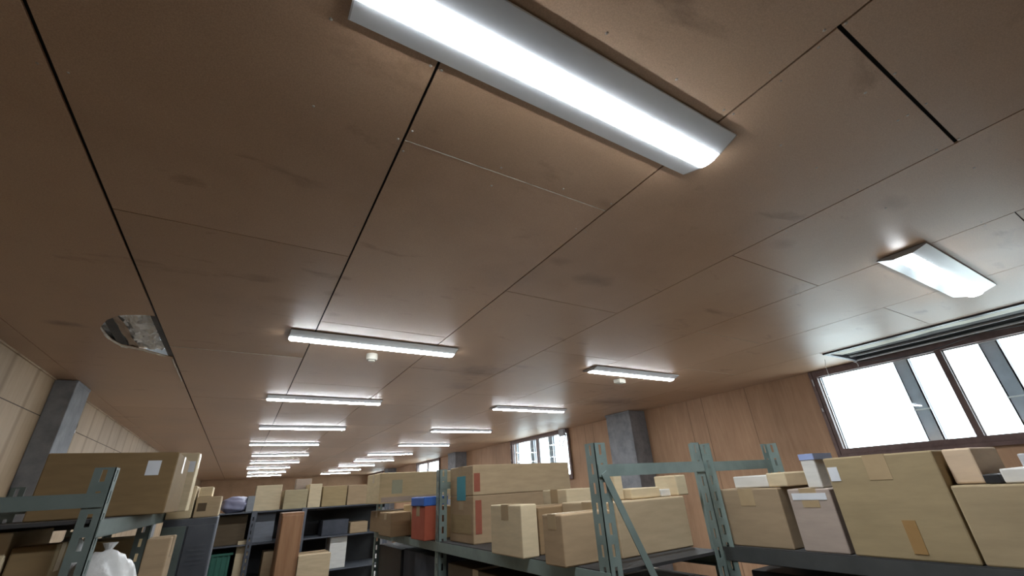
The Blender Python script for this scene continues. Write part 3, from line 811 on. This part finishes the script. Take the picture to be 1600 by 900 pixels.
def bag(label, c, r, mat, seed, name='plastic_bag', cat='bag', group=None):
    rnd = random.Random(seed)
    bm = bmesh.new(); bmesh.ops.create_icosphere(bm, subdivisions=4, radius=1)
    ph = [rnd.uniform(0, 6) for _ in range(6)]
    for v in bm.verts:
        n = v.co.normalized()
        k = 1 + .07 * math.sin(4 * n.x + ph[0]) * math.sin(5 * n.y + ph[1]) + .04 * math.sin(9 * n.z + 3 * n.x + ph[2]) + .018 * math.sin(17 * n.x + 13 * n.y + 5 * n.z + ph[3])
        s = Vector((math.copysign(abs(n.x) ** .8, n.x), math.copysign(abs(n.y) ** .8, n.y), math.copysign(abs(n.z) ** .85, n.z))) * k
        z = max(s.z, -.92)
        v.co = Vector((s.x * r[0], s.y * r[1], (z + .92) * r[2]))
    t = thing(name, label, cat, c, 0, group)
    MB().from_bm(bm, 0, True).build('bag_body', mat, t)
    kn = MB().lathe([(.30 * r[0], -.12 * r[2]), (.14 * r[0], .02 * r[2]), (.09 * r[0], .05 * r[2]), (.16 * r[0], .10 * r[2]), (.20 * r[0], .13 * r[2])], (0, 0, 1.86 * r[2]), 0, 12)
    kn.build('knot', mat, t)
    return t


b = bag('milky plastic bag with red printing on lower shelf of left rack', (-.268, 1.66, LB), (.082, .085, .195), FILM, 3)
MB().box(-.02, .022, -.092, -.088, .24, .31).build('red_print', P_RED, b)
bag('white plastic bag left of the printed one on the left rack', (-.372, 1.745, LB), (.055, .06, .205), FILM, 5)
carton('small tan carton beside the plastic bags of the left rack', -.23, -.165, 1.98, 2.15, LB, Z0 - .085, C_TAN)
carton('straw carton behind the second post on lower shelf of left rack', -.62, -.32, 2.50, 2.80, LB, Z0 - .10, C_OCHRE)


# ---- tall steel locker beside the left rack with cartons on it
t = thing('steel_locker', 'tall slate steel locker with one green door beside the far bays of left rack', 'locker', (-.168, 2.86, 0))
lh = Z0 - .045
MB().bevbox(-.105, .105, -.15, .15, 0, lh, .004).build('locker_body', M['slate'], t)
for k, (a_, b2, m_) in enumerate(((-.102, -.012, M['sage_dark']), (-.006, .102, M['slate']))):
    d = MB().bevbox(a_, b2, -.160, -.1505, .06, lh - .03, .003)
    for z_ in range(5): d.box(a_ + .02, b2 - .02, -.1625, -.160, lh - .12 - .018 * z_, lh - .112 - .018 * z_)
    do = d.build('door', m_, t)
    MB().bevbox(b2 - .022, b2 - .012, -.172, -.160, 1.0, 1.09, .002).build('handle', M['pipe'], do)
carton('straw yellow carton on the steel locker beside the left rack', -.272, -.175, 2.72, 2.98, lh + .0005, Z0 + .095, C_CREAM)
carton('tan carton at the right edge of the steel locker', -.168, -.066, 2.74, 2.98, lh + .0005, Z0 + .045, C_PALE, labels=[('front', .1, .45, .3, .7, C_DARK, 'dark_print')])
carton('small cream carton on the tan carton of the steel locker', -.165, -.11, 2.76, 2.9, Z0 + .046, Z0 + .09, C_CREAM, tape=False)
tag(MB().bevbox(-.31, -.235, 2.46, 2.69, LT + .0005, LT + .0035, .001).build('white_sheet', P_WHITE), 'white sheet lying on the left rack beside the steel locker', 'sheet')


# ---- at the end of the aisle
def crate(label, x0, x1, y0, y1, z0, z1, mat):
    t = thing('plastic_crate', label, 'crate', ((x0 + x1) / 2, (y0 + y1) / 2, z0))
    w, d, h = x1 - x0, y1 - y0, z1 - z0; b = MB(); th = .006
    b.box(-w / 2, w / 2, -d / 2, d / 2, 0, th)
    for s in (-1, 1):
        b.box(-w / 2, w / 2, min(s * d / 2, s * (d / 2 - th)), max(s * d / 2, s * (d / 2 - th)), 0, h); b.box(min(s * w / 2, s * (w / 2 - th)), max(s * w / 2, s * (w / 2 - th)), -d / 2, d / 2, 0, h)
        for k in range(6):
            u = -w / 2 + w * (k + .5) / 6; b.box(u - .005, u + .005, min(s * d / 2, s * (d / 2 + .006)), max(s * d / 2, s * (d / 2 + .006)), .01, h - .01)
    b.build('crate_body', mat, t)
    r = MB()
    for s in (-1, 1):
        r.box(-w / 2 - .01, w / 2 + .01, min(s * d / 2, s * (d / 2 + .01)), max(s * d / 2, s * (d / 2 + .01)), h - .015, h); r.box(min(s * w / 2, s * (w / 2 + .01)), max(s * w / 2, s * (w / 2 + .01)), -d / 2, d / 2, h - .015, h)
    r.build('rim', mat, t)
    return t


GT = Z0 - .0595; G2 = Z0 - .2995; G3 = Z0 - .5595
def gfront(label, px0, px1, pytop, y, depth, zbot, mat, **kw): return front(label, px0, px1, pytop, y, depth, zbot, mat, **kw)


gfront('brown carton on top of the grey shelving, right end', 545, 592, 757, 4.68, .3, GT, C_TAN)
gfront('brown carton on top of the grey shelving, left of the right end one', 506, 543, 759, 4.68, .3, GT, C_OCHRE)
gfront('pale upright carton on top of the grey shelving between cartons', 485, 504, 756, 4.66, .3, GT, C_CREAM)
gfront('khaki carton on top of the grey shelving above the cabinet', 446, 482, 765, 4.64, .3, GT, C_KHAKI)
gfront('pinkish carton lying on the khaki carton of the grey shelving', 464, 488, 748, 4.97, .12, GT, C_PINK, tape=False)
gfront('cream carton on top of the grey shelving, left part', 402, 442, 758, 4.70, .3, GT, C_CREAM)
gfront('small grey carton on top of the grey shelving beside the lilac bag', 388, 400, 775, 4.70, .2, GT, card((.30, .31, .33), 'slate_grey'), tape=False)
bag('lilac bag on top of the grey shelving at its left end', (.0, 4.80, GT), (.11, .11, .065), LILAC, 11)
gfront('white carton on the third shelf of the grey shelving', 517, 543, 838, 4.66, .25, G3, C_WHITE)
gfront('lower two tone straw carton in front of the grey shelving', 467, 517, 866, 4.20, .3, Z0 - .75, C_PALE)
gfront('slate cloth bundle on the upper shelf of the grey shelving', 505, 545, 812, 4.68, .25, G2, NAVY, tape=False, name='cloth_bundle', cat='bundle')
gfront('small tan carton on the upper shelf of the grey shelving', 548, 575, 815, 4.68, .25, G2, C_TAN)
gfront('dark carton on the upper shelf of the grey shelving, left bay', 340, 388, 805, 4.70, .25, G2, C_DARK)
gfront('slate grey carton on the upper shelf of the grey shelving, middle bay', 398, 432, 800, 4.70, .25, G2, card((.20, .21, .24), 'slate'))
gfront('cream carton standing on the third shelf of the grey shelving', 372, 394, 845, 4.66, .22, G3, C_CREAM)
crate('green plastic crate on the third shelf of the grey shelving', un(312, 866, y=4.64).x, un(362, 866, y=4.64).x, 4.64, 4.95, G3, Z0 + un(340, 866, y=4.64).z, GREEN)
gfront('tan carton on the third shelf of the grey shelving beside the cabinet', 412, 428, 862, 4.66, .25, G3, C_TAN)
# support stack for the two in front
tag(MB().bevbox(.59, .84, 4.16, 4.50, 0, Z0 - .751, .01).build('steel_cabinet', M['slate']), 'low slate steel cabinet at the end of the aisle under straw carton', 'cabinet')

# tall wooden cabinet
a, b_ = un(440, 802, y=4.22), un(478, 802, y=4.22)
t = thing('wooden_cabinet', 'tall orange brown wooden cabinet at the end of the aisle', 'cabinet', ((a.x + b_.x) / 2, 4.36, 0))
w2 = (b_.x - a.x) / 2 - .008; hh = Z0 + a.z
MB().bevbox(-w2, w2, -.12, .14, .0, hh, .004).build('cabinet_body', M['wood'], t)
d = MB().bevbox(-w2 + .006, w2 - .006, -.140, -.121, .06, hh - .02, .003).build('door', M['wood'], t)
MB().tube([(w2 - .03, -.140, 1.0), (w2 - .03, -.160, 1.01), (w2 - .03, -.160, 1.09), (w2 - .03, -.140, 1.10)], .005, 0, 8).build('handle', M['pipe'], d)
